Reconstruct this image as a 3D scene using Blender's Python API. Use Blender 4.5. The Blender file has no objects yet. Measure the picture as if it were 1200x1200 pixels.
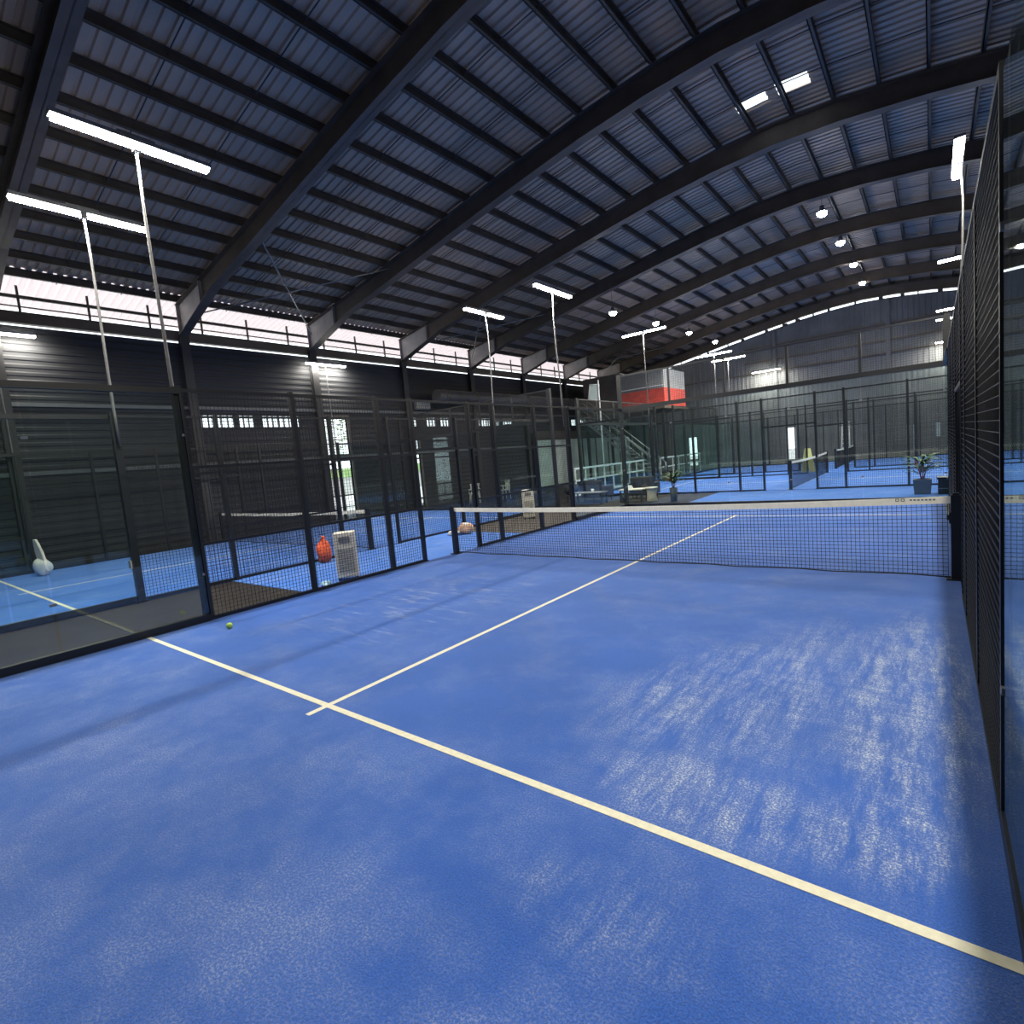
import bpy, math, random
from mathutils import Matrix, Vector
random.seed(7)
SC = bpy.context.scene
COL = SC.collection
HW, HL = 3.835, 7.67          # half width and half length of a court
WHO = {}

# ------------------------------------------------------------------ materials
def mat(name, col, rough=.6, metal=0, spec=.5, emis=None, estr=0, build=None, sheen=0):
    m = bpy.data.materials.new(name); m.use_nodes = True
    nt = m.node_tree; b = nt.nodes['Principled BSDF']
    b.inputs['Base Color'].default_value = (*col, 1)
    b.inputs['Roughness'].default_value = rough
    b.inputs['Metallic'].default_value = metal
    b.inputs['Specular IOR Level'].default_value = spec
    if sheen: b.inputs['Sheen Weight'].default_value = sheen
    if emis:
        b.inputs['Emission Color'].default_value = (*emis, 1)
        b.inputs['Emission Strength'].default_value = estr
    if build: build(nt, b)
    return m

def nd(nt, t, **kw):
    n = nt.nodes.new(t)
    for k, v in kw.items():
        if k in n.inputs: n.inputs[k].default_value = v
        else: setattr(n, k, v)
    return n

def math_n(nt, op, a, b=None, clamp=False):
    n = nt.nodes.new('ShaderNodeMath'); n.operation = op; n.use_clamp = clamp
    for i, v in enumerate((a, b)):
        if v is None: continue
        if isinstance(v, (int, float)): n.inputs[i].default_value = v
        else: nt.links.new(v, n.inputs[i])
    return n.outputs[0]

def mix_col(nt, f, a, b):
    n = nt.nodes.new('ShaderNodeMix'); n.data_type = 'RGBA'
    for i, v in ((0, f), (6, a), (7, b)):
        if isinstance(v, (int, float)): n.inputs[i].default_value = v
        elif isinstance(v, tuple): n.inputs[i].default_value = (*v, 1)
        else: nt.links.new(v, n.inputs[i])
    return n.outputs[2]

def noise(nt, scale, detail=3, rough=.5, stretch=None, rot=0):
    tc = nt.nodes.new('ShaderNodeTexCoord')
    n = nd(nt, 'ShaderNodeTexNoise', Scale=scale, Detail=detail, Roughness=rough)
    src = tc.outputs['Object']
    if stretch:
        mp = nt.nodes.new('ShaderNodeMapping'); mp.inputs['Scale'].default_value = stretch
        mp.inputs['Rotation'].default_value = (0, 0, rot)
        nt.links.new(src, mp.inputs['Vector']); src = mp.outputs[0]
    nt.links.new(src, n.inputs['Vector'])
    return n.outputs['Fac']

def ramp(nt, f, lo, hi):
    n = nt.nodes.new('ShaderNodeMapRange'); n.inputs[1].default_value = lo; n.inputs[2].default_value = hi
    n.clamp = True; n.interpolation_type = 'SMOOTHSTEP'
    nt.links.new(f, n.inputs[0]); return n.outputs[0]

def varied(col, amt=.25, scale=2.0, bump=0, bscale=60, stretch=None):
    def f(nt, b):
        c2 = tuple(min(1, c * (1 + amt)) for c in col); c1 = tuple(c * (1 - amt) for c in col)
        nt.links.new(mix_col(nt, ramp(nt, noise(nt, scale, 4, .6, stretch), .3, .7), c1, c2), b.inputs['Base Color'])
        if bump:
            bn = nd(nt, 'ShaderNodeBump', Strength=bump, Distance=.01)
            nt.links.new(noise(nt, bscale, 2), bn.inputs['Height']); nt.links.new(bn.outputs[0], b.inputs['Normal'])
    return f

def ribbed(col, axis, period, depth=.6, amt=.15):
    """corrugated sheet: ribs repeat along the given object axis"""
    def f(nt, b):
        varied(col, amt, .8, stretch=(1, .3, 1))(nt, b)
        tc = nt.nodes.new('ShaderNodeTexCoord'); sp = nt.nodes.new('ShaderNodeSeparateXYZ')
        nt.links.new(tc.outputs['Object'], sp.inputs[0])
        s = math_n(nt, 'SINE', math_n(nt, 'MULTIPLY', sp.outputs[axis], 2 * math.pi / period))
        s = ramp(nt, s, -.5, .5)
        bn = nd(nt, 'ShaderNodeBump', Strength=depth, Distance=.03)
        nt.links.new(s, bn.inputs['Height']); nt.links.new(bn.outputs[0], b.inputs['Normal'])
    return f

def turf(main, sandy):
    def f(nt, b):
        tc = nt.nodes.new('ShaderNodeTexCoord'); sp = nt.nodes.new('ShaderNodeSeparateXYZ')
        nt.links.new(tc.outputs['Object'], sp.inputs[0]); X, Y = sp.outputs[0], sp.outputs[1]
        dark = tuple(c * .72 for c in main); light = tuple(min(1, c * 1.3) for c in main)
        base = mix_col(nt, ramp(nt, noise(nt, 140, 2), .3, .7), dark, light)
        big = ramp(nt, noise(nt, .8, 4, .6), .3, .75)
        base = mix_col(nt, math_n(nt, 'MULTIPLY', big, .35), base, tuple(min(1, c * 1.5 + .01) for c in main))
        grain = ramp(nt, noise(nt, 90, 3, .85), .47, .60)
        # faint sand everywhere
        s = math_n(nt, 'MULTIPLY', ramp(nt, noise(nt, 1.3, 6, .75), .42, .8), .4)
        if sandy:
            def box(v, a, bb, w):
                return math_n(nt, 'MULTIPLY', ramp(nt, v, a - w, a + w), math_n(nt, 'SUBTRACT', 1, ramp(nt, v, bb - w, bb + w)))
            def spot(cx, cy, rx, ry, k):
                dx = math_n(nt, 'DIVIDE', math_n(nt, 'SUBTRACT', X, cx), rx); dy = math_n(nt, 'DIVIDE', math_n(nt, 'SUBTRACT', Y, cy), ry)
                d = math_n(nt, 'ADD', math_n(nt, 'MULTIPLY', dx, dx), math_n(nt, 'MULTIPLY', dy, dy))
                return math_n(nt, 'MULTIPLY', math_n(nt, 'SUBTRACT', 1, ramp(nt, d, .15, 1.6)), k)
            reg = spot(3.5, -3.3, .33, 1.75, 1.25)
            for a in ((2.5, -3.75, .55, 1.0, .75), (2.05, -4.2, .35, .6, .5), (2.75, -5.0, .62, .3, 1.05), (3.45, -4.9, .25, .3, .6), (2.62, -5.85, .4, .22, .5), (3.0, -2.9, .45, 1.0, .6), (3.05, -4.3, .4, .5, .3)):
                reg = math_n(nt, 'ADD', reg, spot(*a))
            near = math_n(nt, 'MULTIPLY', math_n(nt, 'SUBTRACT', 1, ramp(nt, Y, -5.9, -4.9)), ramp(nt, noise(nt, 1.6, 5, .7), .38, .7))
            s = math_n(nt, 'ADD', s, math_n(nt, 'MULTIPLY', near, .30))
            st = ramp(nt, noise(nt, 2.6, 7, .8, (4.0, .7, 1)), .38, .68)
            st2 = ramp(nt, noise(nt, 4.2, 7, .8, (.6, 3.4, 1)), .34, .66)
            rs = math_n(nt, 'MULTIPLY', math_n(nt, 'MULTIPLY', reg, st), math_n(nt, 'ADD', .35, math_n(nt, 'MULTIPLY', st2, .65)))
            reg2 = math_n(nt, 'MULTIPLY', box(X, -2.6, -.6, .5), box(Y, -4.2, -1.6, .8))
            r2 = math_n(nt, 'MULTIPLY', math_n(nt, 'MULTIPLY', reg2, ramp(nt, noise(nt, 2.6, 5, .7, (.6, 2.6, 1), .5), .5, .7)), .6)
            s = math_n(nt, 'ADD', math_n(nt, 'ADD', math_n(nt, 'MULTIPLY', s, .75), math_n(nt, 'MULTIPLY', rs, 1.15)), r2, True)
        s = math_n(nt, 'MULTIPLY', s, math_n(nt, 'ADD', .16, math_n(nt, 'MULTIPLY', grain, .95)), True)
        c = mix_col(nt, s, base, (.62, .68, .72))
        nt.links.new(c, b.inputs['Base Color'])
        bn = nd(nt, 'ShaderNodeBump', Strength=.5, Distance=.012)
        nt.links.new(noise(nt, 110, 3, .7), bn.inputs['Height']); nt.links.new(bn.outputs[0], b.inputs['Normal'])
        b.inputs['Sheen Weight'].default_value = .35; b.inputs['Sheen Roughness'].default_value = .6
        b.inputs['Sheen Tint'].default_value = (.45, .62, 1, 1)
    return f

def glass_mat(name, tint, f0=.06, extra=0):
    m = bpy.data.materials.new(name); m.use_nodes = True; nt = m.node_tree; nt.nodes.clear()
    out = nt.nodes.new('ShaderNodeOutputMaterial'); tr = nd(nt, 'ShaderNodeBsdfTransparent'); gl = nd(nt, 'ShaderNodeBsdfGlossy')
    tr.inputs[0].default_value = (*tint, 1); gl.inputs['Roughness'].default_value = .02
    gl.inputs['Color'].default_value = (.85, .95, .95, 1)
    fr = nd(nt, 'ShaderNodeLayerWeight', Blend=.5); mx = nt.nodes.new('ShaderNodeMixShader')
    fac = math_n(nt, 'ADD', math_n(nt, 'MULTIPLY', math_n(nt, 'POWER', fr.outputs['Facing'], 5), .8), .03 + extra, True)
    nt.links.new(fac, mx.inputs[0]); nt.links.new(tr.outputs[0], mx.inputs[1]); nt.links.new(gl.outputs[0], mx.inputs[2])
    nt.links.new(mx.outputs[0], out.inputs[0]); return m

def translucent(name, col, fac=.6):
    m = bpy.data.materials.new(name); m.use_nodes = True; nt = m.node_tree; nt.nodes.clear()
    out = nt.nodes.new('ShaderNodeOutputMaterial'); t = nd(nt, 'ShaderNodeBsdfTranslucent'); d = nd(nt, 'ShaderNodeBsdfDiffuse')
    t.inputs[0].default_value = (*col, 1); d.inputs[0].default_value = (*col, 1)
    mx = nt.nodes.new('ShaderNodeMixShader'); mx.inputs[0].default_value = 1 - fac
    nt.links.new(t.outputs[0], mx.inputs[1]); nt.links.new(d.outputs[0], mx.inputs[2]); nt.links.new(mx.outputs[0], out.inputs[0])
    return m

BLUE = (.016, .090, .43)
M = dict(
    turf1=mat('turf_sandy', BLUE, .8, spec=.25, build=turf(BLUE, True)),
    turf=mat('turf_plain', BLUE, .8, spec=.25, build=turf((.026, .14, .57), False)),
    line=mat('line_white', (.80, .80, .74), .7, build=varied((.74, .72, .58), .06, 30)),
    black=mat('black_steel', (.012, .014, .018), .42, .0, .5, build=varied((.012, .014, .019), .2, 3)),
    wire=mat('black_wire', (.014, .015, .018), .45, build=varied((.014, .015, .018), .1, 5)),
    cord=mat('net_cord', (.012, .014, .02), .8, build=varied((.012, .014, .02), .1, 9)),
    band=mat('net_band', (.85, .83, .74), .6, build=varied((.90, .87, .74), .05, 12)),
    concrete=mat('dark_floor', (.05, .046, .046), .7, spec=.2, build=varied((.021, .019, .020), .25, 1.5, .3, 90)),
    rubber=mat('brown_mat', (.06, .05, .045), .8, build=varied((.062, .053, .047), .25, 2, .3, 90)),
    roof=mat('roof_sheet', (.13, .135, .155), .5, build=varied((.55, .41, .30), .18, .6, stretch=(.3, 1, 1))),
    steel=mat('grey_beam', (.06, .062, .068), .5, build=varied((.125, .098, .078), .2, 1.2)),
    colm=mat('dark_column', (.04, .04, .045), .55, build=varied((.042, .042, .047), .15, 1.5)),
    polem=mat('grey_pole', (.2, .2, .2), .5, .3, build=varied((.17, .17, .18), .15, 4)),
    purl=mat('dark_purlin', (.03, .032, .038), .55, build=varied((.085, .073, .064), .2, 2)),
    galv=mat('galvanised_rod', (.5, .5, .5), .4, .6, build=varied((.33, .33, .34), .15, 6)),
    haunch=mat('pale_grey_paint', (.4, .38, .38), .5, build=varied((.42, .38, .36), .12, 3)),  # paler than the rafters: light on the haunches put into the colour
    lwall=mat('left_cladding', (.05, .052, .06), .65, spec=.25, build=ribbed((.050, .052, .060), 2, .20, .7)),
    ewall=mat('end_cladding', (.1, .11, .13), .5, spec=.3, build=ribbed((.19, .20, .21), 0, .25, .7)),
    rwall=mat('right_cladding', (.06, .06, .07), .5, build=ribbed((.06, .06, .07), 1, .25, .5)),
    trimg=mat('trim_grey', (.16, .17, .18), .5, build=varied((.16, .17, .18), .1, 4)),
    plinth=mat('pale_plinth', (.4, .4, .38), .7, build=varied((.36, .37, .36), .1, 4)),
    eave=translucent('eave_sheet', (.68, .58, .56), .5),
    sky=translucent('skylight_sheet', (.75, .8, .85), .8),
    poly=translucent('polycarbonate', (.55, .6, .62), .7),
    glass=glass_mat('court_glass', (.93, .975, .965), extra=.012),
    glass2=glass_mat('window_glass', (.93, .96, .95)),
    white=mat('white_paint', (.78, .79, .78), .45, build=varied((.76, .77, .76), .06, 5)),
    cream=mat('cream_plastic', (.75, .72, .62), .5, build=varied((.74, .71, .62), .07, 7)),
    grey=mat('grey_plastic', (.2, .21, .23), .5, build=varied((.2, .21, .23), .1, 7)),
    led=mat('led_diffuser', (1, 1, .95), .5, emis=(1, .95, .80), estr=50),
    bay=mat('bay_lens', (1, 1, 1), .5, emis=(1, .98, .92), estr=60),
    orange=mat('orange_fabric', (.75, .12, .04), .7, build=varied((.72, .11, .04), .3, 18, .5, 50)),
    peach=mat('peach_cloth', (.75, .45, .28), .8, build=varied((.72, .44, .28), .25, 15, .4, 40)),
    cyan=mat('pale_blue_cloth', (.45, .7, .85), .8, build=varied((.45, .7, .85), .15, 20)),
    ball=mat('tennis_ball', (.5, .75, .12), .9, build=varied((.50, .75, .14), .12, 60, .6, 300)),
    red=mat('red_panel', (.65, .06, .04), .5, build=varied((.62, .06, .04), .2, 5)),
    sofa=mat('charcoal_fabric', (.035, .037, .045), .85, build=varied((.035, .037, .045), .2, 12, .3, 80)),
    pot=mat('dark_pot', (.03, .04, .06), .5, build=varied((.03, .042, .062), .15, 9)),
    leaf=mat('leaf_green', (.035, .10, .03), .5, build=varied((.035, .10, .03), .45, 9)),
    leafb=mat('leaf_bright', (.25, .42, .10), .6, build=varied((.28, .45, .10), .4, 1.5)),
    redstem=mat('red_stem', (.35, .08, .09), .6, build=varied((.35, .08, .09), .2, 9)),
    bark=mat('bark', (.15, .10, .06), .9, build=varied((.15, .10, .06), .3, 9)),
    soil=mat('soil', (.03, .02, .015), .9, build=varied((.03, .02, .015), .3, 30)),
    yellow=mat('yellow_board', (.75, .72, .25), .5, build=varied((.74, .72, .27), .08, 6)),
    gpanel=mat('pale_green_panel', (.22, .32, .31), .35, build=varied((.50, .60, .57), .12, 1)),
    ground=mat('outside_ground', (.5, .49, .46), .8, build=varied((.52, .50, .47), .15, .7)),
    grass=mat('outside_grass', (.22, .42, .08), .9, build=varied((.42, .58, .24), .25, 1)),
    duct=mat('duct_metal', (.25, .26, .28), .5, .2, build=varied((.09, .09, .10), .15, 3)),
)

# ------------------------------------------------------------------ mesh builder
class MB:
    def __init__(s): s.v = []; s.f = []; s.sm = []
    def box(s, x0, x1, y0, y1, z0, z1, sm=False):
        n = len(s.v)
        s.v += [(x, y, z) for x in (x0, x1) for y in (y0, y1) for z in (z0, z1)]
        for f in ((0, 1, 3, 2), (4, 6, 7, 5), (0, 4, 5, 1), (2, 3, 7, 6), (0, 2, 6, 4), (1, 5, 7, 3)):
            s.f.append(tuple(n + i for i in f)); s.sm.append(sm)
        return s
    def ring_loft(s, rings, cap=True, sm=True, closed=True):
        n = len(s.v); k = len(rings[0])
        for r in rings: s.v += [tuple(p) for p in r]
        for i in range(len(rings) - 1):
            for j in range(k if closed else k - 1):
                a, b = n + i * k + j, n + i * k + (j + 1) % k
                s.f.append((a, b, b + k, a + k)); s.sm.append(sm)
        if cap and closed:
            s.f.append(tuple(n + j for j in reversed(range(k)))); s.sm.append(False)
            s.f.append(tuple(n + (len(rings) - 1) * k + j for j in range(k))); s.sm.append(False)
        return s
    def tube(s, pts, r, k=6, sm=True):
        pts = [Vector(p) for p in pts]; rs = r if isinstance(r, (list, tuple)) else [r] * len(pts)
        rings = []
        for i, p in enumerate(pts):
            d = (pts[min(i + 1, len(pts) - 1)] - pts[max(i - 1, 0)]).normalized()
            a = Vector((0, 0, 1)) if abs(d.z) < .9 else Vector((1, 0, 0))
            u = d.cross(a).normalized(); w = d.cross(u)
            rings.append([p + rs[i] * (math.cos(t) * u + math.sin(t) * w) for t in [2 * math.pi * (j + .5) / k for j in range(k)]])
        return s.ring_loft(rings, sm=sm)
    def lathe(s, prof, c=(0, 0, 0), k=20, sx=1, sy=1):
        rings = [[(c[0] + r * sx * math.cos(2 * math.pi * j / k), c[1] + r * sy * math.sin(2 * math.pi * j / k), c[2] + z) for j in range(k)] for r, z in prof]
        return s.ring_loft(rings)
    def poly(s, pts, thick_axis, a, b):
        """closed 2D outline extruded along an axis"""
        k = len(pts)
        def mk(p, t):
            q = list(p); q.insert(thick_axis, t); return tuple(q)
        n = len(s.v); s.v += [mk(p, a) for p in pts] + [mk(p, b) for p in pts]
        s.f.append(tuple(n + i for i in reversed(range(k)))); s.f.append(tuple(n + k + i for i in range(k))); s.sm += [False, False]
        for i in range(k):
            j = (i + 1) % k; s.f.append((n + i, n + j, n + k + j, n + k + i)); s.sm.append(False)
        return s
    def quad(s, a, b, c, d):
        n = len(s.v); s.v += [tuple(a), tuple(b), tuple(c), tuple(d)]; s.f.append((n, n + 1, n + 2, n + 3)); s.sm.append(False); return s
    def mesh(s, name, m):
        me = bpy.data.meshes.new(name); me.from_pydata([tuple(v) for v in s.v], [], s.f); me.update()
        me.polygons.foreach_set('use_smooth', s.sm)
        me.materials.append(m); return me
    def build(s, name, m, parent=None, loc=None, rz=0, bevel=0, fix=False):
        return link(name, s.mesh(name, m), parent, loc, rz, bevel)

def link(name, me, parent=None, loc=None, rz=0, bevel=0):
    o = bpy.data.objects.new(name, me); COL.objects.link(o)
    if parent: o.parent = parent
    if loc: o.location = loc
    if rz: o.rotation_euler.z = rz
    if bevel:
        b = o.modifiers.new('bevel', 'BEVEL'); b.width = bevel; b.segments = 2; b.limit_method = 'ANGLE'
    return o

def tag(o, label, cat, group=None):
    o['label'] = label; o['category'] = cat
    if group: o['group'] = group
    return o
def thing(name, label, cat, loc=(0, 0, 0), rz=0, group=None):
    o = bpy.data.objects.new(name, None); COL.objects.link(o); o.location = loc; o.rotation_euler.z = rz
    o.empty_display_size = .1
    return tag(o, label, cat, group)
def struct(o, label=None):
    o['kind'] = 'structure'
    if label: o['label'] = label; o['category'] = o.name.split('_')[0].split('.')[0]
    return o

# ------------------------------------------------------------------ hall
EX, RX, AX = -14.6, 15.6, .5                      # left wall, right wall, apex
PROF = [(-16.7, 6.52), (-14.6, 6.85), (-12, 7.25), (-9.5, 7.68), (-7, 8.15), (-4.6, 8.57), (-2.6, 8.88), (-1, 9.05), (.5, 9.12)]
PROF += [(2 * AX - x, z) for x, z in reversed(PROF[:-1])]
def zb(x):
    for (a, za), (b, z2) in zip(PROF, PROF[1:]):
        if a <= x <= b: return za + (z2 - za) * (x - a) / (b - a)
    return PROF[0][1]
FR = [-0.2 + 4.37 * k for k in range(-3, 8)]
Y0, Y1 = FR[0], FR[-1] + .15
DEP, PH = .52, .2
SHEET = DEP + PH

struct(MB().box(-17.2, 17.2, Y0 - .3, Y1 + 1.5, -.25, -.014).build('floor', M['concrete']))
def turf_pad(x0, x1, y0, y1, m, name='floor_turf', z=0):
    return struct(MB().box(x0, x1, y0, y1, -.0139, z).build(name, m))
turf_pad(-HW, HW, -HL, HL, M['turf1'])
turf_pad(-10.335 - HW, -10.335 + HW, -HL, HL, M['turf'])
turf_pad(-HL, HL, 11.6, 11.6 + 2 * HW, M['turf'])
turf_pad(-HL, HL, 21.9, 21.9 + 2 * HW, M['turf'])
turf_pad(-6.5, -HW, -3.15, 2.6, M['turf'], 'floor_walkway', -.004)
turf_pad(-6.5, -HW, 2.6, 7.67, M['rubber'], 'floor_walkway', -.004)
turf_pad(-2.25, 7.67, HL, 11.6, M['turf'], 'floor_walkway', -.004)
turf_pad(-HL, HL, 11.6 + 2 * HW, 21.9, M['turf'], 'floor_walkway', -.004)

# court lines
def lines(cx, cy, rz):
    mm = Matrix.Translation((cx, cy, 0)) @ Matrix.Rotation(rz, 4, 'Z')
    b = MB(); S = .767; w = .025; y = 6.95 * S
    b.box(-HW, HW, -y - w, -y + w, 0, .002); b.box(-HW, HW, y - w, y + w, 0, .002)
    b.box(-w, w, -y - .17, -y - w, 0, .002); b.box(-w, w, -y + w, y - w, 0, .002); b.box(-w, w, y + w, y + .17, 0, .002)
    o = b.build('floor_line', M['line']); o.matrix_world = mm; struct(o)
COURTS = [(0, 0, 0, 'near court'), (-10.335, 0, 0, 'left court'), (0, 11.6 + HW, math.pi / 2, 'middle court'), (0, 21.9 + HW, math.pi / 2, 'far court')]
for c in COURTS: lines(*c[:3])
# grey painted continuation of the service line over the strip between the courts
struct(MB().box(-6.45, -3.95, -5.355, -5.315, -.014, -.011).build('floor_stripe', M['black']))

# left wall with openings: (y0, y1, z0, z1)
L_OPEN = [(4.32, 5.42, 0, 4.05), (8.75, 9.1, .1, 3.1)]
WIN = [(-.15, 1.05), (1.2, 1.72), (2.0, 3.4), (8.72, 9.12), (12.98, 14.3), (14.7, 15.0), (15.3, 16.3), (22.3, 22.9), (23.1, 24.6), (9.7, 10.3), (10.6, 11.2), (-7.5, -6.2)]
L_OPEN += [(a, b, 3.65, 4.08) for a, b in WIN]
def wall_with_holes(a0, a1, z0, z1, holes, put):
    as_ = sorted({a0, a1, *[v for h in holes for v in h[:2]]}); zs = sorted({z0, z1, *[v for h in holes for v in h[2:]]})
    for i in range(len(as_) - 1):
        for j in range(len(zs) - 1):
            ca, cz = (as_[i] + as_[i + 1]) / 2, (zs[j] + zs[j + 1]) / 2
            if not any(h[0] < ca < h[1] and h[2] < cz < h[3] for h in holes): put(as_[i], as_[i + 1], zs[j], zs[j + 1])
b = MB(); wall_with_holes(Y0, Y1, 0, 6.26, L_OPEN, lambda a, c, z, t: b.box(EX - .12, EX, a, c, z, t))
struct(b.build('wall_left', M['lwall']))
struct(MB().box(EX - .14, EX + .05, Y0, Y1, 6.33, 6.62).build('trim_1', M['steel']))       # eave beam over a slit of daylight
b = MB()
for z in (4.22, 2.45): b.box(EX + .0, EX + .06, Y0, Y1, z, z + .1)
struct(b.build('trim_2', M['trimg']))
b = MB().box(EX - .1, EX - .04, Y0, Y1, 6.98, 7.06)
y = Y0 + .6
while y < Y1: b.box(EX - .1, EX - .05, y, y + .05, 6.6, 7.3); y += 1.46
struct(b.build('trim_3', M['purl']))
b = MB().box(EX + .06, EX + .085, Y0, Y1, 6.72, 6.75)
struct(b.build('trim_4', M['steel']))
for i, (a, c) in enumerate(WIN):
    f = MB(); n = max(2, round((c - a) / .2)); x = EX - .08
    for k in range(n + 1):
        yy = a + (c - a) * k / n; w = .02 if k % 3 else .03
        f.box(x, x + .05, max(a, yy - w), min(c, yy + w), 3.65, 4.08)
    f.box(x, x + .05, a, c, 3.65, 3.68); f.box(x, x + .05, a, c, 4.05, 4.08); f.box(x, x + .03, a, c, 3.86, 3.875)
    w = struct(f.build('window_%d' % (i + 1), M['grey']))
    MB().box(x - .01, x - .004, a, c, 3.65, 4.08).build('pane', M['glass2'], w)
# doors in the left wall
f = MB().box(EX - .1, EX + .05, 4.24, 4.32, 0, 4.05).box(EX - .1, EX + .05, 5.42, 5.5, 0, 4.05).box(EX - .1, EX + .05, 4.24, 5.5, 4.05, 4.13)
f.box(EX - .1, EX - .04, 4.32, 5.42, 2.5, 2.6).box(EX - .08, EX - .04, 4.32, 5.42, .95, 1.0).box(EX - .08, EX - .04, 4.32, 5.42, .5, .53).box(EX - .08, EX - .05, 4.32, 5.42, 3.15, 3.18).box(EX - .08, EX - .04, 4.83, 4.87, 0, .95)
struct(f.build('door_1', M['purl']))
f = MB().box(EX - .1, EX + .05, 8.67, 8.75, 0, 3.1).box(EX - .1, EX + .05, 9.1, 9.18, 0, 3.1).box(EX - .1, EX + .05, 8.67, 9.18, 3.1, 3.2).box(EX - .08, EX - .04, 8.75, 9.1, 2.4, 2.5)
struct(f.build('door_2', M['purl']))
# end wall with profile top, leaving a slit of daylight below the last frame
YE = FR[-1]
E_OPEN = [(-3.75, -3.15, .05, 2.26), (-10.0, -9.4, .05, 2.25), (2.45, 2.6, .35, 1.75), (2.75, 2.85, .35, 1.75), (3.75, 3.95, 1.0, 1.75), (4.3, 4.6, .9, 1.75)]
b = MB(); wall_with_holes(EX, RX, 0, 6.4, E_OPEN, lambda a, c, z, t: b.box(a, c, YE, YE + .1, z, t))
xs = [EX + (RX - EX) * i / 48 for i in range(49)]
for a, c in zip(xs, xs[1:]):
    n = len(b.v)
    b.v += [(a, YE, 6.4), (c, YE, 6.4), (c, YE, zb(c) - .1), (a, YE, zb(a) - .1), (a, YE + .1, 6.4), (c, YE + .1, 6.4), (c, YE + .1, zb(c) - .1), (a, YE + .1, zb(a) - .1)]
    for q in ((0, 1, 2, 3), (7, 6, 5, 4), (3, 2, 6, 7)): b.f.append(tuple(n + k for k in q)); b.sm.append(False)
for a, c in zip(xs, xs[1:]):
    n = len(b.v)
    b.v += [(a, YE, zb(a) + .02), (c, YE, zb(c) + .02), (c, YE, zb(c) + .74), (a, YE, zb(a) + .74)]; b.f.append((n, n + 1, n + 2, n + 3)); b.sm.append(False)
struct(b.build('wall_back', M['ewall']))
struct(MB().box(EX, RX, YE - .04, YE, -.01, .28).build('baseboard_back', M['plinth']))
for i, (a, c, z, t) in enumerate(E_OPEN[:2]):
    f = MB().box(a - .06, a, YE - .06, YE + .12, z - .05, t + .06).box(c, c + .06, YE - .06, YE + .12, z - .05, t + .06).box(a, c, YE - .06, YE + .12, t, t + .06)
    struct(f.build('door_%d' % (i + 3), M['trimg']))
for i, (a, c, z, t) in enumerate(E_OPEN[2:]):
    w = struct(MB().box(a, c, YE + .02, YE + .05, z, t).build('window_%d' % (13 + i), M['poly']))
b = MB()
for x in (-9, -4.2, 1.7, 6.5, 11): b.box(x - .1, x + .1, YE - .14, YE - .04, .28, zb(x) - .2)
struct(b.build('trim_5', M['trimg']))
b = MB()
for z in (4.9, 5.9, 6.6, 7.5): b.box(EX + .1, RX - .1, YE - .1, YE - .04, z, z + .08) if z < 6.2 else b.box(-6, 7, YE - .1, YE - .04, z, z + .08)
struct(b.build('trim_6', M['steel']))
b = MB(); x = -13.9
while x < 15:
    b.box(x, x + random.uniform(.05, .3), YE - .03, YE - .0, zb(x) - .16, zb(x) + .02); x += random.uniform(.7, 1.5)
struct(b.build('trim_7', M['purl']))
# right and near walls
struct(MB().box(RX, RX + .12, Y0, Y1, 0, 7.3).build('wall_right', M['rwall']))
b = MB().box(EX, RX, Y0 - .1, Y0, 0, 6.6)
for a, c in zip(xs, xs[1:]):
    n = len(b.v); b.v += [(a, Y0, 6.6), (c, Y0, 6.6), (c, Y0, zb(c) + .7), (a, Y0, zb(a) + .7)]; b.f.append((n, n + 1, n + 2, n + 3)); b.sm.append(False)
struct(b.build('wall_front', M['rwall']))

# roof sheet: trapezoidal ribs running up the slope
SKYL = [(-.08, .6, 7.25, 7.75), (.83, 1.5, 7.2, 7.7)]
def rib_sheet(x_list, ya, yb, name, m, holes=()):
    b = MB(); ys = []; y = ya; p = .21
    while y < yb: ys += [(y, 0), (y + .11, 0), (y + .13, .04), (y + .19, .04)]; y += p
    k = len(ys)
    for x in x_list:
        for (yy, dz) in ys: b.v.append((x, yy, zb(x) + SHEET + dz))
    for i in range(len(x_list) - 1):
        for j in range(k - 1):
            cx, cy = (x_list[i] + x_list[i + 1]) / 2, (ys[j][0] + ys[j + 1][0]) / 2
            if any(h[0] < cx < h[1] and h[2] < cy < h[3] for h in holes): continue
            b.f.append((i * k + j, i * k + j + 1, (i + 1) * k + j + 1, (i + 1) * k + j)); b.sm.append(False)
    return struct(b.build(name, m))
xl = sorted({x for x, z in PROF if -14.3 < x < 15.3} | {-14.3, 15.3, -.08, .6, .83, 1.5, -8.2, -3.6, 3.6, 4.6})
rib_sheet(xl, Y0 - .1, Y1 + .2, 'ceiling', M['roof'], SKYL)
rib_sheet([-16.7, -15.6, -14.6, -14.3], Y0 - .1, Y1 + .2, 'ceiling_eave', M['eave'])
rib_sheet([15.3, 15.6, 16.6, 17.7], Y0 - .1, Y1 + .2, 'ceiling_eave', M['roof'])
for i, (a, c, ya, yb) in enumerate(SKYL):
    b = MB(); b.quad((a - .02, ya - .02, zb(a) + SHEET + .05), (c + .02, ya - .02, zb(c) + SHEET + .05), (c + .02, yb + .02, zb(c) + SHEET + .05), (a - .02, yb + .02, zb(a) + SHEET + .05))
    struct(b.build('window_%d' % (20 + i), M['sky']))

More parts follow.
